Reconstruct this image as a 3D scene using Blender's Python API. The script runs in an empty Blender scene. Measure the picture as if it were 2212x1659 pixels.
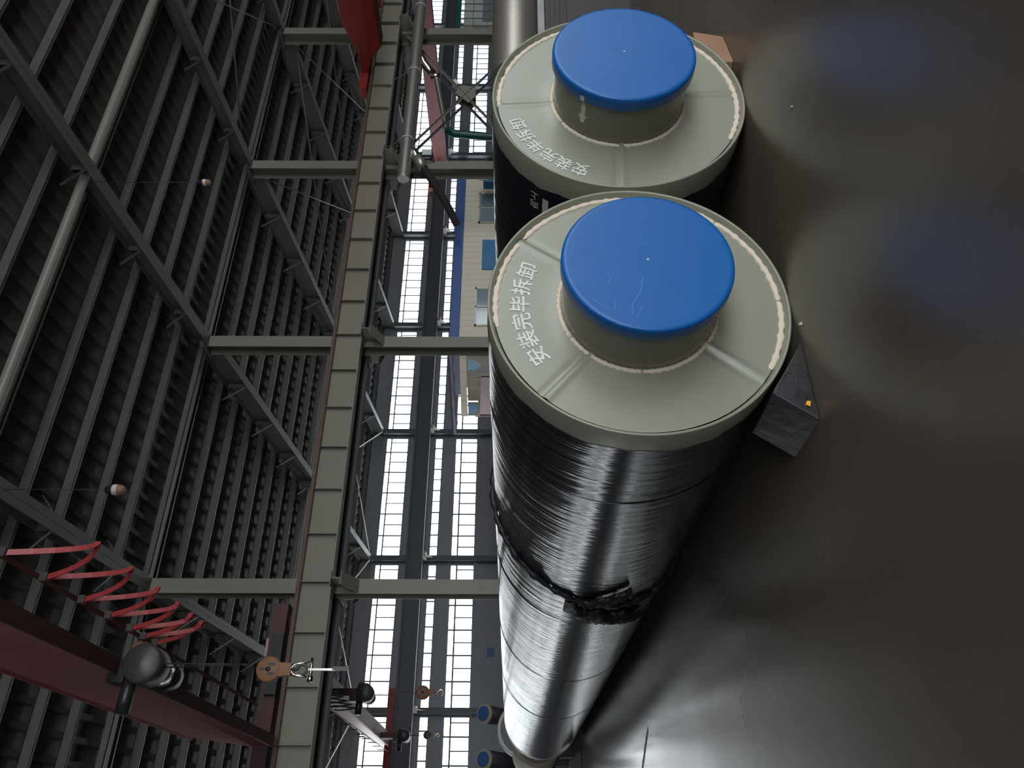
import bpy, math, random
from mathutils import Vector, Matrix
random.seed(7)
C = bpy.context.scene.collection
sc = bpy.context.scene
PI = math.pi
R = math.radians

# ------------------------------------------------------------------ camera
EYE = 1.284
TH, RHO = R(30.84), R(0.208)
fwd = Vector((math.sin(TH), math.cos(TH), 0))
rt = Vector((math.cos(TH), -math.sin(TH), 0))
up = Vector((0, 0, 1))
# the photograph lies on its side: its left edge is the top of the hall
rt2 = rt * math.cos(RHO) - up * math.sin(RHO) * -1
up2 = up * math.cos(RHO) - rt * math.sin(RHO)
cam = bpy.data.cameras.new('camera')
cam.lens = 1699.0 * 36.0 / 2212.0
cam.sensor_width = 36.0
cam.sensor_fit = 'HORIZONTAL'
cam.clip_start = 0.05
cam.clip_end = 500
co = bpy.data.objects.new('camera', cam)
C.objects.link(co)
M = Matrix((-up2, rt2, -fwd)).transposed().to_4x4()
M.translation = Vector((0, 0, EYE))
co.matrix_world = M
sc.camera = co

# ------------------------------------------------------------------ world and light
SKY = 6.0
w = bpy.data.worlds.new('sky')
sc.world = w
w.use_nodes = True
nt = w.node_tree
bg = nt.nodes['Background']
bg.inputs[0].default_value = (0.93, 0.97, 1.0, 1)
bg.inputs[1].default_value = SKY
w.cycles.sampling_method = 'MANUAL'
w.cycles.sample_map_resolution = 64

def portal(name, loc, sx, sy, direction):
    l = bpy.data.lights.new(name, 'AREA')
    l.shape = 'RECTANGLE'
    l.size, l.size_y = sx, sy
    l.cycles.is_portal = True
    o = bpy.data.objects.new(name, l)
    C.objects.link(o)
    o.location = loc
    o.rotation_euler = Vector(direction).to_track_quat('-Z', 'Y').to_euler()
    return o

sc.view_settings.view_transform = 'Standard'
sc.view_settings.look = 'None'
sc.view_settings.gamma = 1
sc.view_settings.use_curve_mapping = False
sc.view_settings.exposure = 0.0
sc.cycles.max_bounces = 6
sc.cycles.diffuse_bounces = 4
sc.cycles.glossy_bounces = 3
sc.cycles.transparent_max_bounces = 8
sc.cycles.caustics_reflective = False
sc.cycles.caustics_refractive = False
sc.cycles.sample_clamp_indirect = 6
sc.cycles.use_denoising = True

# ------------------------------------------------------------------ hall dimensions
XL, XR = -31.33, 52.67          # end walls
YN, YF = -12.1, 32.6            # near and far wall
YC = 16.08                      # row of inner columns
COLX = [-7.33, -1.33, 4.67, 10.67, 16.67, 22.67, 28.67]
BAYS = [XL + 6 * i for i in range(15)]   # left edge of each 6 m bay

portal('daylight_far_top', (10.67, YF + .1, 6.56), 84, 1.03, (0, -1, 0))
portal('daylight_far_middle', (10.67, YF + .1, 4.63), 84, .37, (0, -1, 0))
portal('daylight_far_low', (10.67, YF + .1, 3.37), 84, 1.02, (0, -1, 0))
portal('daylight_near', (13.67, YN - .1, 3.9), 42, 6.6, (0, 1, 0))

# ------------------------------------------------------------------ materials
def mat(name, col, rough=.5, metal=0., spec=.5, coat=0., bump=None, var=None, coat_rough=.1):
    m = bpy.data.materials.new(name)
    m.use_nodes = True
    n = m.node_tree
    b = n.nodes['Principled BSDF']
    b.inputs['Base Color'].default_value = (*col, 1)
    b.inputs['Roughness'].default_value = rough
    b.inputs['Metallic'].default_value = metal
    b.inputs['Specular IOR Level'].default_value = spec
    b.inputs['Coat Weight'].default_value = coat
    b.inputs['Coat Roughness'].default_value = coat_rough
    tc = n.nodes.new('ShaderNodeTexCoord')
    if var:                                  # (scale, amount, second colour)
        t = n.nodes.new('ShaderNodeTexNoise')
        t.inputs['Scale'].default_value = var[0]
        t.inputs['Detail'].default_value = 5
        n.links.new(tc.outputs['Object'], t.inputs['Vector'])
        r = n.nodes.new('ShaderNodeValToRGB')
        r.color_ramp.elements[0].position = .5 - var[1]
        r.color_ramp.elements[1].position = .5 + var[1]
        r.color_ramp.elements[0].color = (*col, 1)
        r.color_ramp.elements[1].color = (*var[2], 1)
        n.links.new(t.outputs['Fac'], r.inputs['Fac'])
        n.links.new(r.outputs['Color'], b.inputs['Base Color'])
    if bump:                                 # (scale, strength, distance)
        t = n.nodes.new('ShaderNodeTexNoise')
        t.inputs['Scale'].default_value = bump[0]
        t.inputs['Detail'].default_value = 3
        n.links.new(tc.outputs['Object'], t.inputs['Vector'])
        bp = n.nodes.new('ShaderNodeBump')
        bp.inputs['Strength'].default_value = bump[1]
        bp.inputs['Distance'].default_value = bump[2]
        n.links.new(t.outputs['Fac'], bp.inputs['Height'])
        n.links.new(bp.outputs['Normal'], b.inputs['Normal'])
    return m

def nd(n, typ, **kw):
    x = n.nodes.new(typ)
    for k, v in kw.items():
        setattr(x, k, v)
    return x

M_ = {}
M_['deck'] = mat('roof_sheet', (.105, .096, .096), .6)
M_['tube'] = mat('grey_green_tube_paint', (.21, .215, .175), .4)
M_['purlin'] = mat('galvanised_purlin', (.135, .128, .120), .42, .2, var=(6, .25, (.105, .10, .094)))
M_['rafter'] = mat('grey_painted_steel', (.115, .118, .108), .5, var=(1.5, .3, (.097, .10, .092)))
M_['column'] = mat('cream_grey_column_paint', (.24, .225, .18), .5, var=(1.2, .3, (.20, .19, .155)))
M_['runway'] = mat('cream_runway_paint', (.26, .235, .185), .55, var=(.8, .3, (.23, .208, .165)))
M_['film_black'] = mat('matt_black_film', (.012, .012, .016), .55, bump=(40, .4, .006))
M_['rail'] = mat('rusty_rail', (.16, .085, .06), .6, var=(5, .2, (.10, .06, .05)))
M_['wall'] = mat('inner_wall_sheet', (.34, .35, .39), .6, var=(.5, .3, (.30, .31, .34)))
M_['dark_steel_and_shade'] = mat('dark_grey_steel_and_shade', (.15, .16, .185), .6)
M_['bar'] = mat('window_bar', (.16, .18, .18), .5)
M_['red'] = mat('crane_red_paint', (.34, .038, .028), .45, var=(1.2, .3, (.28, .032, .026)))
M_['pink'] = mat('faded_crane_red', (.50, .19, .20), .5, var=(.9, .3, (.42, .15, .16)))
M_['darkred_and_shade'] = mat('dark_crane_red_and_shade', (.10, .035, .036), .6)
M_['palepink'] = mat('pale_faded_crane_paint', (.62, .42, .40), .45, var=(.9, .3, (.52, .30, .29)))
M_['orange'] = mat('crane_orange', (.27, .13, .06), .6, var=(8, .2, (.19, .09, .05)))
M_['black'] = mat('black_painted_metal', (.02, .021, .024), .35)
M_['motor'] = mat('grey_motor_housing', (.075, .065, .062), .42, .3)
M_['chrome'] = mat('bright_steel', (.62, .60, .55), .22, 1.)
M_['duct'] = mat('galvanised_duct', (.50, .48, .44), .42, .8, bump=(30, .15, .01))
M_['cable'] = mat('red_flat_cable', (.36, .045, .045), .45)
M_['wire'] = mat('dark_wire', (.03, .03, .03), .5)
M_['sage'] = mat('sage_green_plastic', (.270, .268, .208), .34, spec=.5, coat=.2, coat_rough=.3, bump=(5, .06, .01),
                 var=(1.7, .3, (.252, .250, .192)))
M_['sage_pipe_shaded'] = mat('sage_coating_shaded', (.185, .172, .135), .24, spec=.5, coat=.3, coat_rough=.12, bump=(3, .05, .01))  # same sage as the plate; shade from the floor side is in the colour
M_['cap'] = mat('blue_plastic', (.007, .118, .40), .32, spec=.35, bump=(2.5, .04, .01), var=(6, .35, (.006, .106, .37)))
M_['foam'] = mat('cream_foam_bead', (.74, .62, .50), .8, bump=(60, .5, .004))
M_['stencil'] = mat('white_stencil_paint', (.82, .82, .76), .5, var=(30, .25, (.56, .57, .50)))
M_['white'] = mat('white_paint_mark', (.70, .68, .62), .6, var=(22, .2, (.5, .49, .44)))
M_['scuff'] = mat('pale_scuff', (.20, .36, .66), .5)
M_['rubber'] = mat('dusty_black_rubber', (.006, .006, .008), .45, bump=(14, .5, .01), var=(9, .14, (.026, .024, .027)))
M_['wood'] = mat('brown_wood', (.36, .20, .12), .7, bump=(30, .3, .004), var=(9, .25, (.28, .15, .09)))
M_['yellow'] = mat('orange_chip', (.95, .42, .03), .5)
M_['silver'] = mat('thin_silver_jacket', (.42, .385, .34), .42, .85, bump=(3, .12, .02))
M_['brown_steel'] = mat('brown_painted_steel', (.024, .016, .013), .5, var=(4, .3, (.018, .013, .011)))
M_['grey_plate'] = mat('pale_grey_plate', (.34, .34, .33), .5, var=(12, .2, (.24, .24, .24)))
M_['cream'] = mat('cream_cabin_panel', (.74, .66, .54), .5)
M_['blue'] = mat('cabin_blue', (.04, .10, .32), .45)
M_['door_blue'] = mat('door_blue', (.03, .17, .38), .4)
M_['cabin_glass'] = mat('cabin_window_glass', (.22, .30, .33), .08, 0., 1.0)
M_['alu'] = mat('grey_aluminium', (.52, .50, .46), .4, .3)
M_['green'] = mat('green_pipe_paint', (.008, .085, .065), .4)
M_['violet'] = mat('grey_lilac_film', (.24, .23, .31), .3, bump=(8, .5, .03))
M_['signpink'] = mat('pale_pink_board', (.58, .44, .46), .5)
M_['signred'] = mat('red_lettering', (.50, .05, .06), .5)
M_['bluecap_far'] = mat('dusty_blue_cap', (.05, .14, .36), .5)
M_['tan'] = mat('tan_rim', (.46, .39, .30), .6)
M_['darkpipe'] = mat('dark_pipe_jacket', (.035, .038, .05), .3)
M_['whiterim'] = mat('white_rim', (.66, .68, .66), .5)
M_['building'] = mat('pale_outside_building', (.50, .56, .78), .6)
M_['lamp_white'] = mat('lamp_white_plastic', (.70, .62, .56), .5)
M_['lamp_dark'] = mat('lamp_dark_housing', (.03, .03, .04), .3)
M_['curtain'] = mat('clear_strip_film', (.46, .50, .44), .22, bump=(7, .4, .02), var=(2.2, .12, (.62, .54, .42)))
M_['film_blue'] = mat('blue_film_patch', (.06, .24, .42), .3)

for key in ('curtain', 'tan_board', 'white_board', 'grey_board'):
    if key != 'curtain':
        M_[key] = mat(key, {'tan_board': (.78, .52, .34), 'white_board': (.75, .76, .72), 'grey_board': (.42, .44, .46)}[key], .5)
    n_ = M_[key].node_tree
    bs = n_.nodes['Principled BSDF']
    tl = n_.nodes.new('ShaderNodeBsdfTranslucent')
    mx = n_.nodes.new('ShaderNodeMixShader')
    mx.inputs[0].default_value = .75
    src = bs.inputs['Base Color']
    if src.links:
        n_.links.new(src.links[0].from_socket, tl.inputs[0])
    else:
        tl.inputs[0].default_value = src.default_value
    n_.links.new(bs.outputs[0], mx.inputs[1])
    n_.links.new(tl.outputs[0], mx.inputs[2])
    n_.links.new(mx.outputs[0], n_.nodes['Material Output'].inputs[0])

# window panes: clear thin glass
g = bpy.data.materials.new('clear_window_glass')
g.use_nodes = True
n = g.node_tree
n.nodes.clear()
out = nd(n, 'ShaderNodeOutputMaterial')
mix = nd(n, 'ShaderNodeMixShader')
tr = nd(n, 'ShaderNodeBsdfTransparent')
tr.inputs[0].default_value = (.96, .985, .985, 1)
gl = nd(n, 'ShaderNodeBsdfGlossy')
gl.inputs['Roughness'].default_value = .03
fr = nd(n, 'ShaderNodeLayerWeight')
fr.inputs[0].default_value = .5
fp = nd(n, 'ShaderNodeMath', operation='POWER')
fp.inputs[1].default_value = 5
n.links.new(fr.outputs['Facing'], fp.inputs[0])
fq = nd(n, 'ShaderNodeMath', operation='MULTIPLY_ADD')
fq.inputs[1].default_value = .6
fq.inputs[2].default_value = .04
n.links.new(fp.outputs[0], fq.inputs[0])
n.links.new(fq.outputs[0], mix.inputs[0])
n.links.new(tr.outputs[0], mix.inputs[1])
n.links.new(gl.outputs[0], mix.inputs[2])
n.links.new(mix.outputs[0], out.inputs[0])
M_['glass'] = g

# concrete floor: smooth, dark, mottled
fm = bpy.data.materials.new('polished_dark_concrete')
fm.use_nodes = True
n = fm.node_tree
b = n.nodes['Principled BSDF']
tc = nd(n, 'ShaderNodeTexCoord')
def noise(scale, detail=5, vec=None, rough=.55, dist=0):
    t = nd(n, 'ShaderNodeTexNoise')
    t.inputs['Scale'].default_value = scale
    t.inputs['Detail'].default_value = detail
    t.inputs['Roughness'].default_value = rough
    t.inputs['Distortion'].default_value = dist
    n.links.new(vec or tc.outputs['Object'], t.inputs['Vector'])
    return t
def ramp(src, stops):
    r = nd(n, 'ShaderNodeValToRGB')
    e = r.color_ramp.elements
    while len(e) < len(stops):
        e.new(.5)
    for k, (p, c) in enumerate(stops):
        e[k].position = p
        e[k].color = (*c, 1)
    n.links.new(src, r.inputs['Fac'])
    return r
def mixc(a, bb, fac, mode='MIX'):
    x = nd(n, 'ShaderNodeMixRGB', blend_type=mode)
    if isinstance(fac, float):
        x.inputs[0].default_value = fac
    else:
        n.links.new(fac, x.inputs[0])
    for k, v in ((1, a), (2, bb)):
        if isinstance(v, tuple):
            x.inputs[k].default_value = (*v, 1)
        else:
            n.links.new(v, x.inputs[k])
    return x
n1 = noise(.75, 4)
c1 = ramp(n1.outputs['Fac'], [(.2, (.104, .082, .060)), (.5, (.128, .100, .076)), (.8, (.112, .090, .080))])
mp = nd(n, 'ShaderNodeMapping')
mp.inputs['Scale'].default_value = (9, .9, 1)
n.links.new(tc.outputs['Object'], mp.inputs['Vector'])
n2 = noise(2.2, 3, mp.outputs['Vector'])
c2 = ramp(n2.outputs['Fac'], [(.15, (.93, .93, .93)), (.85, (1.06, 1.06, 1.06))])
c3 = mixc(c1.outputs[0], c2.outputs[0], 1.0, 'MULTIPLY')
n3 = noise(13, 2)                                    # small dark spots
c4 = ramp(n3.outputs['Fac'], [(.72, (0, 0, 0)), (.80, (.7, .7, .7))])
c5 = mixc(c3.outputs[0], (.025, .02, .018), c4.outputs[0])
n.links.new(c5.outputs[0], b.inputs['Base Color'])
n4 = noise(1.6, 2)
r4 = ramp(n4.outputs['Fac'], [(.1, (.22, .22, .22)), (.9, (.36, .36, .36))])
sy = nd(n, 'ShaderNodeSeparateXYZ')          # the aisle beyond is worn smoother
n.links.new(tc.outputs['Object'], sy.inputs[0])
mr = nd(n, 'ShaderNodeMapRange')
mr.inputs['From Min'].default_value = 4.5
mr.inputs['From Max'].default_value = 7.5
mr.inputs['To Min'].default_value = 1.0
mr.inputs['To Max'].default_value = .45
n.links.new(sy.outputs['Y'], mr.inputs['Value'])
rm = nd(n, 'ShaderNodeMath', operation='MULTIPLY')
n.links.new(r4.outputs[0], rm.inputs[0])
n.links.new(mr.outputs[0], rm.inputs[1])
n.links.new(rm.outputs[0], b.inputs['Roughness'])
b.inputs['Specular IOR Level'].default_value = .7
M_['floor'] = fm

# black wrapping film: glossy, rippled round the pipe
def wrap_material():
    m = bpy.data.materials.new('black_wrap_film')
    m.use_nodes = True
    n = m.node_tree
    b = n.nodes['Principled BSDF']
    b.inputs['Base Color'].default_value = (.012, .013, .020, 1)
    b.inputs['Roughness'].default_value = .15
    b.inputs['Specular IOR Level'].default_value = .6
    b.inputs['Coat Weight'].default_value = 0
    b.inputs['Coat Roughness'].default_value = .12
    tc = nd(n, 'ShaderNodeTexCoord')
    sp = nd(n, 'ShaderNodeSeparateXYZ')
    n.links.new(tc.outputs['Object'], sp.inputs[0])
    at = nd(n, 'ShaderNodeMath', operation='ARCTAN2')
    n.links.new(sp.outputs['Z'], at.inputs[0])
    n.links.new(sp.outputs['X'], at.inputs[1])
    def lin(src, k, add=None):
        x = nd(n, 'ShaderNodeMath', operation='MULTIPLY_ADD')
        n.links.new(src, x.inputs[0])
        x.inputs[1].default_value = k
        if add is None:
            x.inputs[2].default_value = 0
        else:
            n.links.new(add, x.inputs[2])
        return x.outputs[0]
    a = lin(at.outputs[0], .045, sp.outputs['Y'])        # slight helix
    def layer(ky, kt, scale, detail):
        cx = nd(n, 'ShaderNodeCombineXYZ')
        n.links.new(lin(a, ky), cx.inputs[0])
        n.links.new(lin(at.outputs[0], kt), cx.inputs[1])
        t = nd(n, 'ShaderNodeTexNoise')
        t.inputs['Scale'].default_value = scale
        t.inputs['Detail'].default_value = detail
        n.links.new(cx.outputs[0], t.inputs['Vector'])
        return t.outputs['Fac']
    l1 = layer(16, .35, 1., 2.5)
    l2 = layer(60, .9, 1., 2)
    s = lin(l2, .28, l1)
    bp = nd(n, 'ShaderNodeBump')
    bp.inputs['Strength'].default_value = .7
    bp.inputs['Distance'].default_value = .008
    n.links.new(s, bp.inputs['Height'])
    n.links.new(bp.outputs['Normal'], b.inputs['Normal'])
    n.links.new(bp.outputs['Normal'], b.inputs['Coat Normal'])
    return m
M_['wrap'] = wrap_material()

# ------------------------------------------------------------------ mesh helpers
class MB:
    def __init__(s):
        s.v, s.f, s.sm = [], [], []
    def add(s, vs, fs, smooth=False):
        o = len(s.v)
        s.v += [tuple(v) for v in vs]
        for k, f in enumerate(fs):
            s.f.append(tuple(i + o for i in f))
            s.sm.append(smooth if isinstance(smooth, bool) else smooth[k])
        return s
    def box(s, x0, x1, y0, y1, z0, z1):
        v = [(x, y, z) for x in (x0, x1) for y in (y0, y1) for z in (z0, z1)]
        return s.add(v, [(0, 1, 3, 2), (4, 6, 7, 5), (0, 4, 5, 1), (2, 3, 7, 6), (0, 2, 6, 4), (1, 5, 7, 3)])
    def bar(s, a, b, wd, ht, upv=(0, 0, 1)):
        a, b = Vector(a), Vector(b)
        d = (b - a).normalized()
        sd = d.cross(Vector(upv))
        if sd.length < 1e-4:
            sd = d.cross(Vector((1, 0, 0)))
        sd.normalize()
        u = sd.cross(d).normalized()
        v = []
        for p in (a, b):
            for i, j in ((-1, -1), (1, -1), (1, 1), (-1, 1)):
                v.append(p + sd * i * wd / 2 + u * j * ht / 2)
        return s.add(v, [(3, 2, 1, 0), (4, 5, 6, 7), (0, 1, 5, 4), (1, 2, 6, 5), (2, 3, 7, 6), (3, 0, 4, 7)])
    def tube(s, pts, r, n=12, caps=True, closed=False):
        pts = [Vector(p) for p in pts]
        rs = r if isinstance(r, (list, tuple)) else [r] * len(pts)
        v, f, sm = [], [], []
        prev = None
        L = len(pts)
        for k, p in enumerate(pts):
            if closed:
                d = (pts[(k + 1) % L] - pts[k - 1]).normalized()
            else:
                d = (pts[min(k + 1, L - 1)] - pts[max(k - 1, 0)]).normalized()
            if prev is None:
                q = Vector((0, 0, 1)) if abs(d.z) < .9 else Vector((1, 0, 0))
                a = d.cross(q).normalized()
            else:
                a = (prev - d * prev.dot(d)).normalized()
            prev = a
            bb = d.cross(a)
            for i in range(n):
                t = 2 * PI * i / n
                v.append(p + (a * math.cos(t) + bb * math.sin(t)) * rs[k])
        for k in range(L if closed else L - 1):
            k2 = (k + 1) % L
            for i in range(n):
                j = (i + 1) % n
                f.append((k * n + i, k * n + j, k2 * n + j, k2 * n + i))
                sm.append(True)
        if caps and not closed:
            f.append(tuple(range(n - 1, -1, -1)))
            sm.append(False)
            f.append(tuple((L - 1) * n + i for i in range(n)))
            sm.append(False)
        return s.add(v, f, sm)
    def lathe(s, prof, center, n=96, axis='Y', smooth=True, close=False):
        """prof: (radius, distance along the axis)"""
        v, f = [], []
        cx, cy, cz = center
        for r, h in prof:
            for i in range(n):
                t = 2 * PI * i / n
                if axis == 'Y':
                    v.append((cx + r * math.cos(t), cy + h, cz + r * math.sin(t)))
                elif axis == 'X':
                    v.append((cx + h, cy + r * math.cos(t), cz + r * math.sin(t)))
                else:
                    v.append((cx + r * math.cos(t), cy + r * math.sin(t), cz + h))
        K = len(prof)
        for k in range(K if close else K - 1):
            k2 = (k + 1) % K
            for i in range(n):
                j = (i + 1) % n
                f.append((k * n + i, k * n + j, k2 * n + j, k2 * n + i))
        return s.add(v, f, smooth)
    def disc(s, c, r, n=48, axis='Y'):
        v = []
        for i in range(n):
            t = 2 * PI * i / n
            a, b = r * math.cos(t), r * math.sin(t)
            v.append({'Y': (c[0] + a, c[1], c[2] + b), 'X': (c[0], c[1] + a, c[2] + b), 'Z': (c[0] + a, c[1] + b, c[2])}[axis])
        return s.add(v, [tuple(range(n))])
    def prism(s, poly, axis, a0, a1):
        """poly: 2-D points in the plane across AXIS"""
        def P3(p, a):
            return {'X': (a, p[0], p[1]), 'Y': (p[0], a, p[1]), 'Z': (p[0], p[1], a)}[axis]
        N = len(poly)
        v = [P3(p, a0) for p in poly] + [P3(p, a1) for p in poly]
        f = [tuple(range(N)), tuple(range(2 * N - 1, N - 1, -1))]
        f += [(i, i + N, (i + 1) % N + N, (i + 1) % N) for i in range(N)]
        return s.add(v, f)
    def build(s, name, m, parent=None, loc=None, bevel=0, fix=True):
        org = Vector((0, 0, 0))
        if loc is not None:
            org = Vector(loc)
        elif parent is not None:
            org = wloc(parent)
        me = bpy.data.meshes.new(name)
        me.from_pydata([Vector(p) - org for p in s.v], [], s.f)
        me.polygons.foreach_set('use_smooth', s.sm)
        me.materials.append(m if not isinstance(m, str) else M_[m])
        me.update()
        if fix:
            import bmesh
            bm = bmesh.new()
            bm.from_mesh(me)
            bmesh.ops.recalc_face_normals(bm, faces=bm.faces)
            bm.to_mesh(me)
            bm.free()
        o = bpy.data.objects.new(name, me)
        C.objects.link(o)
        if parent is not None:
            o.parent = parent
            if loc is not None:
                o.location = org - wloc(parent)
        else:
            o.location = org
        if bevel:
            bv = o.modifiers.new('bevel', 'BEVEL')
            bv.width = bevel
            bv.segments = 2
            bv.limit_method = 'ANGLE'
        return o

def wloc(o):
    p = Vector((0, 0, 0))
    while o is not None:
        p += o.location
        o = o.parent
    return p

def tag(o, label, cat, group=None):
    o['label'] = label
    o['category'] = cat
    if group:
        o['group'] = group
    return o

def thing(name, label, cat, loc, group=None):
    o = bpy.data.objects.new(name, None)
    o.empty_display_size = .2
    C.objects.link(o)
    o.location = loc
    return tag(o, label, cat, group)

def struct(o):
    o['kind'] = 'structure'
    return o

def dup(o, loc, parent=None):
    c = o.copy()
    C.objects.link(c)
    c.parent = parent
    if loc is not None:
        c.location = loc
    for ch in list(o.children):
        dup(ch, None, c)
    return c

ORD = ['first', 'second', 'third', 'fourth', 'fifth', 'sixth', 'seventh', 'eighth', 'ninth', 'tenth', 'eleventh', 'twelfth',
       'thirteenth', 'fourteenth', 'fifteenth', 'sixteenth', 'seventeenth', 'eighteenth', 'nineteenth', 'twentieth']

# ------------------------------------------------------------------ floor, walls, ceiling
struct(MB().box(XL, XR, YN, YF, -.2, 0).build('floor', 'floor'))

def deck_z(Y):
    if Y > YC:
        return 9.19 - .077 * (Y - YC)
    if Y >= 2:
        return 9.19 + .055 * (YC - Y)
    return 9.19 + .055 * (YC - 2) - .055 * (2 - Y)

def roof_sheet(name, y0, y1):
    mb = MB()
    v, f = [], []
    x = XL
    prof = []
    while x < XR:
        prof += [(x, 0), (x + .20, 0), (x + .235, -.055), (x + .33, -.055), (x + .365, 0)]
        x += .40
    K = len(prof)
    for (yy) in (y0, y1):
        for px, dz in prof:
            v.append((px, yy, deck_z(yy) + dz))
    for k in range(K - 1):
        f.append((k, k + 1, K + k + 1, K + k))
    mb.add(v, f)
    mb.box(XL, XR, y0, y1, 0, 0) if False else None
    o = mb.build(name, 'deck', fix=False)
    so = o.modifiers.new('solid', 'SOLIDIFY')
    so.thickness = .03
    so.offset = 1
    return struct(o)
roof_sheet('ceiling', 2.0, YC)
roof_sheet('ceiling.002', YC, YF + .15)
roof_sheet('ceiling.001', YN - .15, 2.0)

STRIPS = [(6.05, 7.08), (4.45, 4.82), (2.86, 3.88)]
mb = MB()
yy0, yy1 = YF, YF + .14
for z0, z1 in ((0, 2.86), (3.88, 4.45), (4.82, 6.05), (7.08, 7.90)):
    mb.box(XL, XR, yy0, yy1, z0, z1)
for x in BAYS + [XR]:
    mb.box(max(x - .14, XL), min(x + .14, XR), yy0 - .005, yy1, 2.86, 7.08)
struct(mb.build('wall_far', 'wall'))
# thin ribs and joints of the wall sheet
mb = MB()
x = XL + .5
while x < XR:
    for z0, z1 in ((0, 2.84), (3.90, 4.43), (4.84, 6.03)):
        mb.box(x, x + .02, YF - .012, YF, z0, z1)
    x += 1.0
mb.box(XL, XR, YF - .03, YF, 2.78, 2.86)
mb.box(XL, XR, YF - .03, YF, 3.88, 3.96)
struct(mb.build('trim_1', 'wall'))

# near wall (behind the photographer): unseen tall glazing above a low wall, sized to light the pipe ends
NZ0, NZ1 = .6, 7.2
NX0, NX1 = -7.33, 34.67
mb = MB()
mb.box(XL, XR, YN - .14, YN, 0, NZ0)
mb.box(XL, XR, YN - .14, YN, NZ1, deck_z(YN))
mb.box(XL, NX0, YN - .14, YN, NZ0, NZ1)
mb.box(NX1, XR, YN - .14, YN, NZ0, NZ1)
struct(mb.build('wall_near', 'wall'))
# closed end walls
mb = MB()
mb.prism([(YN, 0), (YF, 0), (YF, deck_z(YF)), (2, deck_z(2)), (YN, deck_z(YN))], 'X', XL - .14, XL)
struct(mb.build('wall_left', 'wall'))
mb = MB()
mb.prism([(YN, 0), (YF, 0), (YF, deck_z(YF)), (2, deck_z(2)), (YN, deck_z(YN))], 'X', XR, XR + .14)
struct(mb.build('wall_right', 'wall'))

# windows: one object per bay and strip, a glass pane as its part
wn = [0]
def window(x0, x1, z0, z1, yy, transom=None, step=.5, first=None, thick=.022):
    wn[0] += 1
    name = 'window_%d' % wn[0]
    if first is not None:
        c = dup(first, (x0, yy, z0))
        c.name = name
        return c
    W, H = x1 - x0, z1 - z0
    mb = MB()
    fw = .035
    mb.box(0, W, .02, .09, 0, fw).box(0, W, .02, .09, H - fw, H)
    mb.box(0, fw, .02, .09, 0, H).box(W - fw, W, .02, .09, 0, H)
    k = 1
    while k * step < W - .1:
        t = thick * (1.35 if k % 2 == 0 else 1.0)
        top = H if (transom is None or k % 2 == 0) else transom
        mb.box(k * step - t / 2, k * step + t / 2, .035, .08, 0, top)
        k += 1
    if transom:
        mb.box(0, W, .035, .08, transom - thick * .7, transom + thick * .7)
    o = mb.build(name, 'bar')
    o.location = (x0, yy, z0)
    struct(o)
    gp = MB().add([(fw * .5, .055, fw * .5), (W - fw * .5, .055, fw * .5), (W - fw * .5, .055, H - fw * .5), (fw * .5, .055, H - fw * .5)], [(0, 1, 2, 3)])
    p = gp.build('pane', 'glass')
    p.parent = o
    return o
for z0, z1 in STRIPS:
    first = None
    for x in BAYS[:-1]:
        if x >= XR - 1:
            continue
        tr_ = {6.05: .79, 4.45: None, 2.86: .74}[z0]
        o = window(x + .14, x + 5.86, z0, z1, YF, tr_, .5 if z0 != 4.45 else .52, first, .040 if z0 != 2.86 else .048)
        first = first or o
first = None
x = NX0
while x < NX1 - 1:
    o = window(x, x + 6, NZ0, NZ1, YN - .1, 3.3, 1.0, first, .05)  # unseen glazing, its extent set by the light it gives
    first = first or o
    x += 6
# ------------------------------------------------------------------ steel frame
def zb(Y):                       # underside of the rafters
    if Y <= YC:
        return 8.62 + .055 * (YC - Y)
    return 8.42 - .077 * (Y - YC)
def zt(Y):
    return deck_z(Y) - .25

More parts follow.
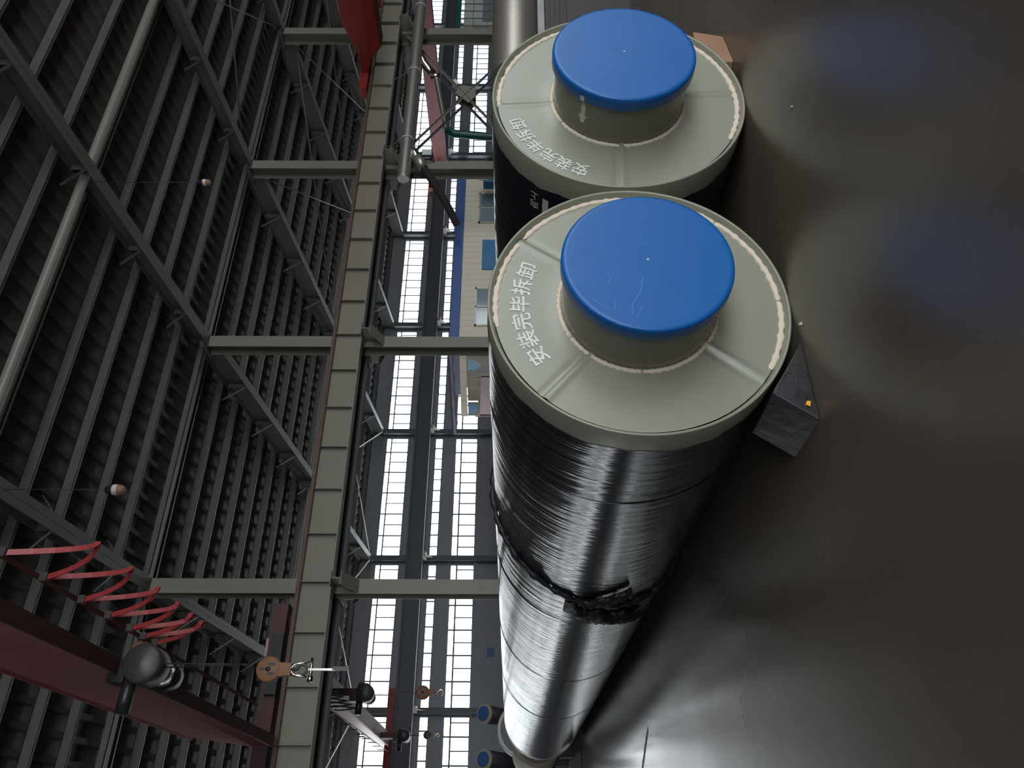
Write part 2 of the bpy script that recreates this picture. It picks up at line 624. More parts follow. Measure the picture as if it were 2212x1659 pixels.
WHERE = {-7.33: 'far left, out of frame', -1.33: 'left, out of frame', 4.67: 'nearest the blue capped fittings',
         10.67: 'at the cream cabin corner', 16.67: 'at the duct end', 22.67: 'by the glazed booth',
         28.67: 'right, out of frame'}
for i, X in enumerate(COLX):
    # I-shaped column with the runway bracket on both sides
    col = thing('steel_column', 'grey cream H-section column under the runway beam, ' + WHERE[X], 'column', (X, YC, 0),
                'inner columns under the runway beam')
    mb = MB()
    for y0, y1 in ((YC - .20, YC - .182), (YC + .182, YC + .20)):
        mb.box(X - .15, X + .15, y0, y1, 0, 8.75)
    mb.box(X - .008, X + .008, YC - .182, YC + .182, 0, 8.75)
    mb.build('shaft', 'column', col)
    mb = MB()
    for s in (-1, 1):
        mb.prism([(YC + s * .20, 4.86), (YC + s * .78, 4.86), (YC + s * .78, 4.66), (YC + s * .20, 4.40)], 'X', X - .01, X + .01)
        ya, yb = sorted((YC + s * .2, YC + s * .80))
        mb.box(X - .15, X + .15, ya, yb, 4.845, 4.862)
        mb.add([(X - .13, YC + s * .20, 4.40), (X + .13, YC + s * .20, 4.40), (X + .13, YC + s * .78, 4.66), (X - .13, YC + s * .78, 4.66),
                (X - .13, YC + s * .20, 4.385), (X + .13, YC + s * .20, 4.385), (X + .13, YC + s * .78, 4.645), (X - .13, YC + s * .78, 4.645)],
               [(0, 1, 2, 3), (7, 6, 5, 4), (0, 4, 5, 1), (1, 5, 6, 2), (2, 6, 7, 3), (3, 7, 4, 0)])
    mb.build('bracket', 'column', col)
    mb = MB().box(X - .25, X + .25, YC - .32, YC + .32, 0, .03)
    mb.build('base_plate', 'column', col)
    MB().box(X - .2, X + .2, YC - .28, YC + .28, 8.70, 8.76).build('cap_plate', 'rafter', col)

    # near rafter
    def rafter(label, y0, y1, steps, light):
        o = thing('roof_rafter', label, 'rafter', (X, (y0 + y1) / 2, zb((y0 + y1) / 2)), 'roof rafters')
        N = 10
        mb = MB()
        ys = [y0 + (y1 - y0) * k / N for k in range(N + 1)]
        for a, b_ in zip(ys[:-1], ys[1:]):
            for dx, f0, f1 in ((.006, lambda Y: zb(Y), lambda Y: zt(Y)), (.145 if y0 < 10 else .115, lambda Y: zb(Y), lambda Y: zb(Y) + .014),
                               (.125, lambda Y: zt(Y) - .014, lambda Y: zt(Y))):
                v = [(X + s * dx, Y, h) for Y in (a, b_) for s in (-1, 1) for h in (f0(Y), f1(Y))]
                mb.add(v, [(0, 2, 3, 1), (4, 5, 7, 6), (0, 4, 6, 2), (1, 3, 7, 5), (0, 1, 5, 4), (2, 6, 7, 3)])
        mb.build('beam', 'rafter', o)
        for Y in steps:
            st = MB().box(X - .12, X + .12, Y - .006, Y + .006, zb(Y) + .014, zt(Y) - .014)
            st.build('stiffener', 'rafter', o)
            br = MB()
            for s in (-1, 1):
                br.bar((X + s * .1, Y, zb(Y) + .03), (X + s * .50, Y + .0, zt(Y) + .06), .05, .008)
            br.build('fly_brace', 'rafter', o)
        return o
    if X > -3:
        rafter('grey near span roof rafter meeting the column ' + WHERE[X], 6.3, YC - .22, [8.0, 10.2, 12.4, 14.6], 0)
        rafter('grey far span roof rafter from the column ' + WHERE[X], YC + .22, YF - .02,
               [17.9, 20.0, 22.1, 24.2, 26.3, 28.4, 30.5], 0)

for i, X in enumerate([-1.33 + 6 * k for k in range(9)]):
    col = MB()
    for y0, y1 in ((YF - .42, YF - .405), (YF - .025, YF - .01)):
        col.box(X - .12, X + .12, y0, y1, 0, zb(YF) + .1)
    col.box(X - .006, X + .006, YF - .405, YF - .025, 0, zb(YF) + .1)
    o = col.build('wall_column', 'dark_steel_and_shade', loc=(X, YF - .2, 0))
    tag(o, 'dark steel column standing against the windowed far wall, %s from the left' % ORD[i], 'column', 'columns along the far wall')
for X in (34.67, 40.67, 46.67):
    o = MB().prism([(YC + .2, 8.45), (YF - .02, 7.15), (YF - .02, 7.62), (YC + .2, 8.92)], 'X', X - .1, X + .1).build('roof_rafter', 'rafter', loc=(X, 24, 8))
    tag(o, 'distant roof rafter over the far span, %s beyond the glazed booth' % ORD[int((X - 34.67) / 6)], 'rafter', 'roof rafters')

# purlins
pys_near = [YC - .95 - 1.06 * k for k in range(9)]
pys_far = [YC + .55 + 1.03 * k for k in range(16)]
def purlin(Y, label):
    z = zt(Y)
    mb = MB()
    x0, x1 = XL + .1, XR - .1
    mb.box(x0, x1, Y - .03, Y + .03, z, z + .008)
    mb.box(x0, x1, Y - .03, Y - .024, z, z + .19)
    mb.box(x0, x1, Y - .03, Y + .03, z + .182, z + .19)
    mb.box(x0, x1, Y + .024, Y + .03, z, z + .03)
    o = mb.build('roof_purlin', 'purlin', loc=(10, Y, z))
    tag(o, label, 'purlin', 'roof purlins')
for k, Y in enumerate(pys_near):
    purlin(Y, 'thin grey roof purlin of the near span, %s from the inner column row' % ORD[k])
for k, Y in enumerate(pys_far):
    purlin(Y, 'thin grey roof purlin of the far span, %s beyond the inner column row' % ORD[k])
# round strut tubes between the rafters
def strut(Y, z, r, label):
    o = MB().tube([(XL + .1, Y, z), (XR - .1, Y, z)], r, 16).build('strut_tube', 'tube', loc=(10, Y, z))
    tag(o, label, 'tube')
strut(10.45, 9.13, .085, 'thick round tube under the near roof running between the rafters')
strut(24.3, 8.02, .06, 'slimmer round tube under the far roof running between the rafters')
mb = MB()
mb.box(XL, XR, YC - .10, YC + .10, 8.765, 8.78).box(XL, XR, YC - .10, YC - .09, 8.765, 8.90)
mb.box(XL, XR, YC + .09, YC + .10, 8.765, 8.86)
o = mb.build('eaves_beam', 'rafter', loc=(10, YC, 8.77))
tag(o, 'slim grey channel beam joining the tops of the inner columns', 'beam')

# thin crossing bracing rods below the roof
def rods(pairs, r, label, m='rafter'):
    mid = (Vector(pairs[0][0]) + Vector(pairs[0][1])) / 2
    o = thing('bracing_rods', label, 'rods', mid, 'roof bracing rods')
    for a, b_ in pairs:
        MB().tube([a, b_], r, 8).build('rod', m, o)
for k, (X0, X1) in enumerate(((16.67, 22.67), (22.67, 28.67))):
    wd = ('over the duct end', 'over the bright red crane')[k]
    rods([((X0, 10.4, 9.0), (X1, YC - .3, 8.80)), ((X1, 10.4, 9.05), (X0, YC - .3, 8.85))], .022, 'thin crossing bracing rods under the near roof, ' + wd)
    rods([((X0, YC + .4, 8.35), (X1, 24.3, 7.85)), ((X1, YC + .4, 8.40), (X0, 24.3, 7.90))], .022, 'thin crossing bracing rods under the far roof, ' + wd)
for k, X0 in enumerate((-1.33, 4.67, 10.67)):
    wd = ('above the pale pink crane', 'right of the pale pink crane', 'above the cream cabin')[k]
    rods([((X0 + .2, 24.3, 7.9), (X0 + 5.8, 31.9, 7.2)), ((X0 + 5.8, 24.3, 7.95), (X0 + .2, 31.9, 7.25))], .025, 'light crossing bracing rods along the far eaves, ' + wd, 'alu')

# ------------------------------------------------------------------ crane runway beams
def runway(name, Y, x0, x1, z0, z1, m, railm, label, stiff=1, fl=.13):
    o = thing(name, label, 'beam', ((x0 + x1) / 2, Y, z0), 'crane runway beams')
    mb = MB()
    mb.box(x0, x1, Y - fl, Y + fl, z0, z0 + .016)
    mb.box(x0, x1, Y - fl - .02, Y + fl + .02, z1 - .018, z1)
    mb.box(x0, x1, Y - .007, Y + .007, z0, z1)
    mb.build('beam', m, o)
    rl = MB().box(x0, x1, Y - .035, Y + .035, z1, z1 + .07)
    rl.build('crane_rail', railm, o)
    rl = MB().box(x0, x1, Y - fl - .03, Y - fl - .018, z1 - .03, z1 + .045)
    rl.build('edge_angle', railm, o)
    if stiff:
        x = 4.67 - 6 * 3
        while x < x1:
            if x > x0:
                d = abs((x - 4.67) % 6)
                t = .012 if d < .01 else .005
                mb = MB().box(x - t, x + t, Y - fl * .92, Y - .007, z0 + .05, z1 - .018)
                mb.build('stiffener', m if t < .01 else 'column', o)
            x += 1.0
    return o
runway('crane_runway_beam', 15.66, -13.33, 34.67, 4.87, 5.52, 'runway', 'rail',
       'long cream runway beam with stiffener ribs on the near side of the inner columns')
runway('crane_runway_beam', 16.56, -13.33, 46.67, 4.87, 5.50, 'dark_steel_and_shade', 'dark_steel_and_shade',  # shade on this beam is put into its darker colour
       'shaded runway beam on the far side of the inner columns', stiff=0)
runway('crane_runway_beam', YF - .75, -13.33, 50, 4.98, 5.62, 'dark_steel_and_shade', 'dark_steel_and_shade',  # darker than the cream beam, its shade is in the colour
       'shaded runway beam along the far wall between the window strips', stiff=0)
for i, X in enumerate([-1.33 + 6 * k for k in range(9)]):
    mb = MB().box(X - .1, X + .1, YF - .9, YF - .42, 4.84, 4.98)
    mb.prism([(YF - .9, 4.84), (YF - .42, 4.84), (YF - .42, 4.5)], 'X', X - .008, X + .008)
    tag(mb.build('beam_bracket', 'alu', loc=(X, YF - .6, 4.84)),
        'small pale bracket under the far wall runway beam at its %s wall column' % ORD[i], 'bracket', 'far wall brackets')

# worn black mark painted on the first column in view
o = bpy.data.objects['steel_column.002']
mk = MB()
def strokes(lst, plane_y, wdt):
    for a, b_ in lst:
        q = []
        for (px, py) in (a, b_):
            u, v_ = (1659 - py - 829.5) / 1699., (px - 1106.3) / 1699.
            rr = Vector((math.sin(TH) + u * math.cos(TH), math.cos(TH) - u * math.sin(TH), -v_))
            k_ = plane_y / rr.y
            q.append(Vector((rr.x * k_, plane_y, EYE + rr.z * k_)))
        mk.bar(q[0], q[1], .003, wdt, (0, 1, 0)) if False else mk.bar(q[0], q[1], wdt, .003, (0, 1, 0))
strokes([((1036, 1257), (1035.5, 1260)), ((1039, 1256.6), (1044, 1255.6)), ((1043, 1266), (1042.4, 1276)), ((1035, 1276), (1042, 1275.4)),
         ((1038.6, 1270.5), (1039.6, 1271.6)), ((1036.5, 1265.5), (1036.9, 1266.6)), ((1039, 1264), (1039.4, 1267))], YC - .202, .013)
mk.build('worn_black_mark', 'black', o)

# X bracing between two inner columns
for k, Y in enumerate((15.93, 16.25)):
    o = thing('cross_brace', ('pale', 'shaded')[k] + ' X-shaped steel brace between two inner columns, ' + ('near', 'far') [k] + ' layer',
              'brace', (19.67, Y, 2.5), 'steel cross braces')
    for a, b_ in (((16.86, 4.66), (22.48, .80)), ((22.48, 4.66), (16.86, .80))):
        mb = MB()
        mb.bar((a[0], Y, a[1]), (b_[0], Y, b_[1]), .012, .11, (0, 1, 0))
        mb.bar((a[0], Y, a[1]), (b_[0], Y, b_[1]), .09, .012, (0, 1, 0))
        mb.build('diagonal', 'column' if k == 0 else 'dark_steel_and_shade', o)  # far layer's shade is put into a darker steel colour
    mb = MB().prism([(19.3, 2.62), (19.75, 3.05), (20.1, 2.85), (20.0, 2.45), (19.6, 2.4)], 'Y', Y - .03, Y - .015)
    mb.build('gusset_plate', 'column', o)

# ------------------------------------------------------------------ cranes
def girder(name, label, X, y0, y1, zb0, zt0, m, tip_lo, tip_hi, wdt=.42, under='darkred_and_shade', taper=1.3, cut='top', tag_end=True):
    o = thing(name, label, 'crane', (X + wdt / 2, (y0 + y1) / 2, zb0), 'overhead travelling cranes')
    if cut == 'top':
        poly = [(y0, zb0), (y1, zb0), (y1, tip_hi), (y1 - taper, zt0), (y0, zt0)]
    else:
        poly = [(y0, zb0), (14.55, zb0 + .02), (15.0, 5.5), (15.45, 5.62), (15.45, 5.8), (14.75, 5.82), (13.75, zt0), (y0, zt0)]
    mb = MB().prism(poly, 'X', X, X + wdt)
    mb.build('box_girder', m, o)
    mb = MB().box(X - .012, X + wdt + .012, y0 + .4, y1 - .3, zb0 - .02, zb0)
    mb.build('trolley_flange', under, o)  # shade under the girder is put into the flange's darker red
    return o

# near red crane at upper left of the hall
cr = girder('overhead_crane', 'big dull red overhead crane girder passing close overhead on the left', 1.64, -11.2, 15.47, 5.49, 6.58, 'pink',
            5.5, 5.98, wdt=.14, taper=1.15)
mb = MB().box(1.60, 1.82, -11, 14.3, 6.58, 6.60)
mb.build('top_rib', 'pink', cr)
mb = MB().box(-.4, 4.2, 15.45, 15.80, 5.64, 5.92)
mb.build('end_carriage', 'darkred_and_shade', cr)
for x in (-.15, 3.9):
    MB().lathe([(.02, -.05), (.16, -.05), (.16, .05), (.02, .05)], (x, 15.66, 5.76), 24).build('wheel', 'motor', cr)
MB().box(2.5, 3.6, 15.35, 15.53, 5.62, 5.84).build('drive_motor', 'black', cr)

def hoist(label, X, Y, z, s, hook_z, hookm, grp):
    o = thing('rope_hoist', label, 'hoist', (X, Y, z), grp)
    MB().lathe([(0, -.02 * s), (.19 * s, 0), (.215 * s, .03 * s), (.215 * s, .30 * s), (.19 * s, .33 * s), (0, .33 * s)], (X, Y, z), 32, 'Y').build('drum', 'motor', o)
    MB().lathe([(0, .33 * s), (.15 * s, .33 * s), (.15 * s, .62 * s), (.13 * s, .64 * s), (0, .64 * s)], (X, Y, z), 28, 'Y').build('motor_housing', 'chrome', o)
    mb = MB().lathe([(.10 * s, .64 * s), (.16 * s, .66 * s), (.16 * s, .86 * s), (.10 * s, .90 * s), (0, .90 * s)], (X, Y, z), 28, 'Y')
    mb.build('end_cover', 'black', o)
    MB().lathe([(0, -.05 * s), (.075 * s, -.04 * s), (.085 * s, .10 * s), (.10 * s, .12 * s)], (X + .17 * s, Y + .1 * s, z + .10 * s), 20, 'Y').build('brake_cap', 'orange', o)
    MB().box(X - .2 * s, X + .06 * s, Y + .02, Y + .3 * s, z + .16 * s, z + .34 * s).build('trolley_frame', 'black', o)
    MB().tube([(X - .15 * s, Y + .12 * s, z + .12), (X - .50 * s, Y + .10 * s, z + .12)], .075 * s, 16).build('travel_motor', 'black', o)
    rp = MB()
    for dy in (.06 * s, .26 * s):
        rp.tube([(X, Y + dy, z - .18 * s), (X + .02, Y + .16 * s, hook_z + .1)], .008, 6)
    rp.build('rope', 'wire', o)
    return o

def hook(label, X, Y, z, s, cm, rig):
    """pulley block with hook below; z is the centre of the pulley"""
    o = thing('hook_block', label, 'hook', (X, Y, z), 'crane hooks')
    MB().lathe([(0, -.055 * s), (.17 * s, -.055 * s), (.19 * s, -.03 * s), (.19 * s, .03 * s), (.17 * s, .055 * s), (0, .055 * s)], (X, Y, z), 32, 'Y').build('pulley_housing', cm, o)
    mb = MB()
    for q in range(3):
        t = PI / 2 + q * 2 * PI / 3
        mb.box(X + .08 * s * math.cos(t) - .02 * s, X + .08 * s * math.cos(t) + .02 * s, Y - .06 * s, Y - .054 * s, z + .08 * s * math.sin(t) - .05 * s, z + .08 * s * math.sin(t) + .05 * s)
    mb.lathe([(0, -.065 * s), (.035 * s, -.065 * s), (.035 * s, -.055 * s)], (X, Y, z), 16, 'Y')
    mb.build('side_slots', 'black', o)
    MB().prism([(X - .10 * s, z - .14 * s), (X + .10 * s, z - .14 * s), (X + .085 * s, z - .34 * s), (X - .085 * s, z - .34 * s)], 'Y', Y - .05 * s, Y + .05 * s).build('crosshead', cm, o)
    pts = [(X, Y, z - .34 * s), (X, Y, z - .42 * s)]
    for q in range(13):
        t = PI / 2 - q * (1.5 * PI) / 12
        pts.append((X + .075 * s * math.cos(t), Y, z - .50 * s + .075 * s * math.sin(t)))
    MB().tube(pts, [.028 * s, .026 * s] + [.027 * s - .001 * s * q for q in range(13)], 10).build('hook', 'motor' if rig else 'chrome', o)
    if rig:
        return o
    return o

h1 = hoist('grey drum hoist hanging under the big dull red girder on the left', 1.74, 8.75, 5.24, .98, 4.02, 'orange', None)
hook('orange pulley block hanging below the nearest hoist', 1.76, 9.2, 3.99, .74, 'orange', True)
# shackle and lifting tag hanging from the hook
Xs, Ys, Zs = 1.76, 9.2, 3.61
o = thing('shackle', 'bright steel bow shackle with a hanging clamp below the orange block', 'shackle', (Xs, Ys, Zs))
pts = []
for q in range(17):
    t = q * PI / 16
    pts.append((Xs + .062 * math.cos(t), Ys, Zs + .075 + .055 * math.sin(t)))
pts = [(Xs + .085, Ys, Zs - .09)] + pts + [(Xs - .085, Ys, Zs - .09)]
MB().tube(pts, .016, 10).build('bow', 'chrome', o)
MB().tube([(Xs - .125, Ys, Zs - .09), (Xs + .125, Ys, Zs - .09)], .019, 12).lathe([(.0, -.03), (.034, -.03), (.034, .03), (0, .03)], (Xs - .10, Ys, Zs - .09), 12, 'X').build('pin', 'chrome', o)
MB().box(Xs - .012, Xs + .012, Ys - .02, Ys + .02, Zs - .36, Zs - .06).build('link_bar', 'chrome', o)
MB().box(Xs - .006, Xs + .03, Ys - .03, Ys + .03, Zs - .52, Zs - .33).build('clamp', 'motor', o)
MB().tube([(Xs, Ys, Zs + .125), (Xs, Ys, Zs + .16)], .02, 8).build('connecting_link', 'chrome', o)

# festoon cable loops
o = thing('festoon_cable', 'red flat festoon cable hanging in zigzag loops beside the big dull red girder', 'cable', (2.3, 8.2, 5.5))
tops = [6.5, 7.2, 7.95, 8.56, 9.12, 9.5, 9.85]
for a, b_ in zip(tops[:-1], tops[1:]):
    pts, n_ = [], 20
    for q in range(n_ + 1):
        t = q / n_
        y = a + (b_ - a) * t + .12 * math.sin(2 * PI * t)
        zz = 5.60 - .58 * (1 - (2 * t - 1) ** 4)
        xx = 2.19 + .22 * math.sin(PI * t)
        pts.append((xx, y, zz))
    mb = MB()
    for p, q2 in zip(pts[:-1], pts[1:]):
        mb.bar(p, q2, .05, .012, (0, 1, 0))
    mb.build('cable_loop', 'cable', o)
for y in tops:
    MB().box(2.15, 2.23, y - .03, y + .03, 5.585, 5.66).build('cable_trolley', 'motor', o)
MB().bar((2.19, -10, 5.67), (2.19, 14.5, 5.67), .04, .03).build('cable_track', 'darkred_and_shade', o)

# right-hand bright red crane, near span
cr = girder('overhead_crane', 'bright red crane girder with a stepped end at the upper right of the hall', 20.0, -11.2, 14.8, 5.10, 6.10, 'red',
            5.60, 5.80, taper=.5, cut='bottom')
MB().box(19.35, 22.4, 15.42, 15.80, 5.60, 5.84).build('end_carriage', 'red', cr)
MB().box(20.44, 20.58, -11, 13.6, 5.0, 5.9).build('side_channel', 'red', cr)

# far span cranes
cr = girder('overhead_crane', 'pale faded pink crane girder in the far span, seen low on the left', 3.40, 16.42, 31.7, 5.72, 6.26, 'palepink', 5.6, 5.9,
            wdt=.35, taper=.9)
pinkcr = cr
MB().box(1.2, 5.4, 31.70, 31.98, 5.69, 5.94).build('end_carriage', 'red', cr)
MB().box(3.34, 3.40, 16.5, 31.6, 5.72, 5.77).build('lower_rib', 'pink', cr)
MB().bar((3.15, 16.6, 5.98), (3.15, 31.7, 5.70), .02, .03).build('festoon_rail', 'darkred_and_shade', cr)
for q in range(13):
    y = 18 + q * 1.05
    z = 5.98 - (y - 16.6) / 15.1 * .28
    MB().box(3.135, 3.165, y - .02, y + .02, z, z + .28).build('rail_post', 'darkred_and_shade', cr)
hoist('dark hoist near the inner columns on the pale pink crane', 3.45, 20.8, 4.95, 1.05, 3.55, 'orange', 'far hoists')
hook('yellowish round hook block of the pale pink crane, nearer one', 3.47, 20.97, 3.50, .9, 'orange', False)
hoist('dark hoist close to the far wall on the pale pink crane', 3.45, 29.1, 4.95, 1.0, 4.15, 'orange', 'far hoists')
hook('small dark hook block near the far wall windows', 3.47, 29.26, 4.14, .7, 'motor', False)
lad = MB()
for q in range(9):
    lad.box(3.0, 3.42, 16.9 + q * .42, 17.06 + q * .42, 5.66, 5.69)
lad.box(3.0, 3.03, 16.8, 20.6, 5.64, 5.70).build('slatted_platform', 'darkred_and_shade', pinkcr)
MB().box(3.36, 3.54, 20.8, 21.3, 5.1, 5.72).build('hoist_trolley', 'darkred_and_shade', pinkcr)
MB().box(3.36, 3.54, 29.1, 29.6, 5.1, 5.72).build('hoist_trolley', 'darkred_and_shade', pinkcr)
for q in range(5):
    y = 18.2 + q * .55
    pts = [(3.05 + .03 * math.sin(t * .8), y + .5 * t / 8, 5.1 + .55 * abs(math.cos(PI * t / 8))) for t in range(9)]
    MB().tube(pts, .018, 6).build('cable_loop', 'wire', pinkcr)
cr = girder('overhead_crane', 'dull red crane girder in the far span behind the big silver duct', 33.0, 16.78, 31.6, 5.0, 5.72, 'pink', 5.3, 5.6, wdt=.4, taper=2.0)
MB().box(31.5, 35, 31.70, 31.98, 5.69, 5.94).build('end_carriage', 'red', cr)

# ------------------------------------------------------------------ ducts
o = thing('ventilation_duct', 'big silver round duct hung along the inner columns, its open end near the cabin', 'duct', (20, 15.42, 4.23))
MB().lathe([(.17, 0), (.175, .03)] + [(.17 + (.002 if k % 2 else 0), .1 + k * .2) for k in range(56)] + [(.17, 11.5)], (15.5, 15.30, 4.22), 32, 'X').build('duct_tube', 'duct', o)
MB().disc((15.52, 15.30, 4.22), .165, 32, 'X').build('end_plate', 'alu', o)
for x in (17.0, 19.9, 23.0):
    MB().lathe([(.178, -.02), (.19, -.02), (.19, .02), (.178, .02)], (x, 15.30, 4.22), 32, 'X', close=True).build('band', 'whiterim', o)
    MB().bar((x, 15.30, 4.40), (x, 15.60, 4.90), .04, .01).build('hanger', 'rafter', o)
o2 = thing('branch_duct', 'silver elbow and corrugated branch duct falling from the big duct to the cabin roof', 'duct', (16.2, 15.4, 3.6))
MB().tube([(16.85, 15.32, 4.16), (16.55, 15.36, 4.0), (16.3, 15.4, 3.85)], .12, 20).build('elbow', 'chrome', o2)
MB().tube([(16.42, 15.38, 3.93), (16.1, 15.44, 3.72)], .135, 20).build('sleeve', 'duct', o2)
pts, rs = [], []
for k in range(61):
    t = k / 60
    pts.append((16.15 - .9 * t, 15.43 + 2.7 * t * .9, 3.76 - .66 * t - .12 * math.sin(PI * t)))
    rs.append(.105 + .008 * (k % 2))
pts = []
A, B_ = Vector((16.15, 15.43, 3.76)), Vector((15.35, 16.9, 2.86))
for k in range(61):
    t = k / 60
    p = A.lerp(B_, t)
    p.z -= .05 * math.sin(PI * t)
    pts.append(p)
MB().tube(pts, rs, 20).build('corrugated_hose', 'motor', o2)
o3 = thing('branch_duct', 'silver branch duct dropping from the big duct to a green pipe by the cross brace', 'duct', (20, 15.5, 3.6))
MB().tube([(20.9, 15.34, 4.15), (20.6, 15.5, 4.0), (20.45, 15.6, 3.86), (20.3, 15.68, 3.70)], .11, 18).build('elbow', 'chrome', o3)
MB().lathe([(.05, -.16), (.09, -.15), (.09, .12), (.05, .13)], (20.25, 15.7, 3.66), 16, 'Z').build('damper', 'chrome', o3)
A, B_ = Vector((20.22, 15.72, 3.62)), Vector((19.3, 16.9, 3.36))
pts, rs = [], []
for k in range(41):
    pts.append(A.lerp(B_, k / 40))
    rs.append(.075 + (.006 if k % 2 and k < 26 else 0))
MB().tube(pts, rs, 18).build('hose', 'duct', o3)
MB().tube([(19.3, 16.92, 3.34), (19.2, 17.0, 3.1), (18.95, 16.95, 1.5), (18.9, 16.95, 0)], .125, 18).build('green_pipe', 'green', o3)

# ------------------------------------------------------------------ cabin behind the inner columns
YK = 17.55
o = thing('site_cabin', 'cream panel cabin with a blue roof trim behind the inner columns', 'cabin', (14.2, YK + 1, 0))
mb = MB().box(11.9, 18.1, YK, YK + 2.6, 0, 2.72)
x = 12.1
while x < 18:
    mb.box(x, x + .012, YK - .006, YK, .05, 2.7)
    x += .2
mb.build('panel_wall', 'cream', o)
MB().box(11.7, 18.35, YK - .12, YK + 2.7, 2.72, 2.96).build('roof_trim', 'blue', o)
def cab_window(x0, x1, z0, z1):
    f = MB().box(x0, x1, YK - .04, YK - .008, z0, z0 + .05).box(x0, x1, YK - .04, YK - .008, z1 - .05, z1)
    f.box(x0, x0 + .05, YK - .04, YK - .008, z0, z1).box(x1 - .05, x1, YK - .04, YK - .008, z0, z1)
    f.box((x0 + x1) / 2 - .02, (x0 + x1) / 2 + .02, YK - .04, YK - .008, z0, z1)
    fo = f.build('window_frame', 'alu', o)
    MB().box(x0 + .04, x1 - .04, YK - .02, YK - .012, z0 + .04, z1 - .04).build('glass', 'cabin_glass', fo)
cab_window(16.0, 17.2, 1.3, 2.30)
cab_window(12.3, 13.6, 1.3, 2.32)
f = MB().box(14.25, 15.35, YK - .035, YK - .008, 0, 2.16)
d_ = f.build('door', 'door_blue', o)
MB().tube([(14.4, YK - .07, 1.0), (14.4, YK - .07, 1.15)], .015, 8).build('handle', 'alu', d_)
cb = MB()
pts = [(18.25 - .9 * t / 8, YK - .1, 2.6 - .22 * math.sin(PI * t / 8)) for t in range(9)]
tag(MB().tube([(17.9, YK - .02, 2.55), (17.95, YK - .05, 2.3), (17.9, YK - .05, 2.0), (17.85, YK - .02, 1.6)], .015, 6).build('power_cable', 'wire'),
    'black cable drooping on the cream cabin wall by the column', 'cable')

# strip-curtain booth left of the cabin
YB = 17.4
o = thing('curtain_booth', 'booth with a blue post, a pale header and hanging film strips left of the cabin', 'booth', (10.5, YB, 0))
MB().box(11.55, 11.75, YB - .05, YB + .1, 0, 2.98).build('post', 'blue', o)
pt = MB()
pt.add([(9.2, YB - .05, 2.62), (11.6, YB - .05, 2.84), (11.6, YB + .05, 2.98), (9.2, YB + .05, 2.76)], [(0, 1, 2, 3)])
mbx = MB()
N = 16
vv = []
for k in range(N + 1):
    t = k / N
    x = 11.6 - 2.75 * t
    z = 2.90 - .26 * t
    wv = .03 * math.sin(k * 1.7)
    for (dy, dz) in ((-.12, -.02 + wv), (-.16 + wv, .06), (-.02, .11), (.06, .02)):
        vv.append((x, YB + dy, z + dz))
ff = []
for k in range(N):
    for j in range(4):
        a, b_ = k * 4 + j, k * 4 + (j + 1) % 4
        ff.append((a, b_, b_ + 4, a + 4))
mbx.add(vv, ff, True)
mbx.build('rolled_awning', 'violet', o)
for k in range(5):
    x0, x1 = 9.45 + k * .43, 9.45 + (k + 1) * .43 - .015
    za, zb_ = 2.56 + (x0 - 9.45) * .06, 2.56 + (x1 - 9.45) * .06
    MB().prism([(x0, za), (x1, zb_), (x1, zb_ - .17), (x0, za - .17)], 'Y', YB - .01, YB + .02).build('header_panel', 'cream', o)
    MB().prism([(x0 + .01, za - .18), (x1 - .01, zb_ - .18), (x1 - .01, .05), (x0 + .01, .05)], 'Y', YB, YB + .012).build('film_strip', 'curtain', o)
    if k in (0, 3, 4):
        cxx, czz = (x0 + x1) / 2, za - .20
        pl = [(cxx + .16 * math.cos(t * PI / 10 + PI), czz + (.22 if k != 3 else .34) * math.sin(t * PI / 10 + PI)) for t in range(11)]
        MB().prism(pl, 'Y', YB - .006, YB - .001).build('blue_patch', 'film_blue', o)
o = thing('notice_board', 'pale pink board with a row of red characters in front of the film strips', 'sign', (9.9, YB - .15, 1.9))
MB().box(9.35, 10.5, YB - .2, YB - .17, 1.55, 2.08).build('panel', 'signpink', o)
mb = MB()
for k in range(5):
    x = 9.45 + k * .2
    mb.box(x, x + .12, YB - .205, YB - .2, 1.78, 1.80).box(x, x + .12, YB - .205, YB - .2, 1.70, 1.72).box(x + .05, x + .07, YB - .205, YB - .2, 1.66, 1.84)
    mb.box(x, x + .02, YB - .205, YB - .2, 1.68, 1.80)
mb.build('red_characters', 'signred', o)
MB().box(9.33, 9.38, YB - .2, YB - .17, 0, 2.2).box(10.47, 10.52, YB - .2, YB - .17, 0, 2.2).build('posts', 'tan', o)

# small blue notice on the far wall
tag(MB().box(6.75, 7.1, YF - .03, YF - .012, 1.95, 2.25).build('wall_notice', 'blue', loc=(6.9, YF, 1.95)), 'small square blue notice on the far wall below the window strips', 'sign')

# flood light and gauge on the third column
o = thing('flood_light', 'square white faced flood light on the column beside the duct end', 'lamp', (16.9, 15.8, 3.9))
MB().box(16.80, 17.05, 15.66, 15.72, 3.55, 3.85).build('housing', 'black', o)
MB().box(16.82, 17.03, 15.645, 15.66, 3.57, 3.83).build('lens', 'whiterim', o)
MB().bar((16.9, 15.72, 3.6), (16.75, 15.88, 3.5), .03, .03).build('arm', 'black', o)

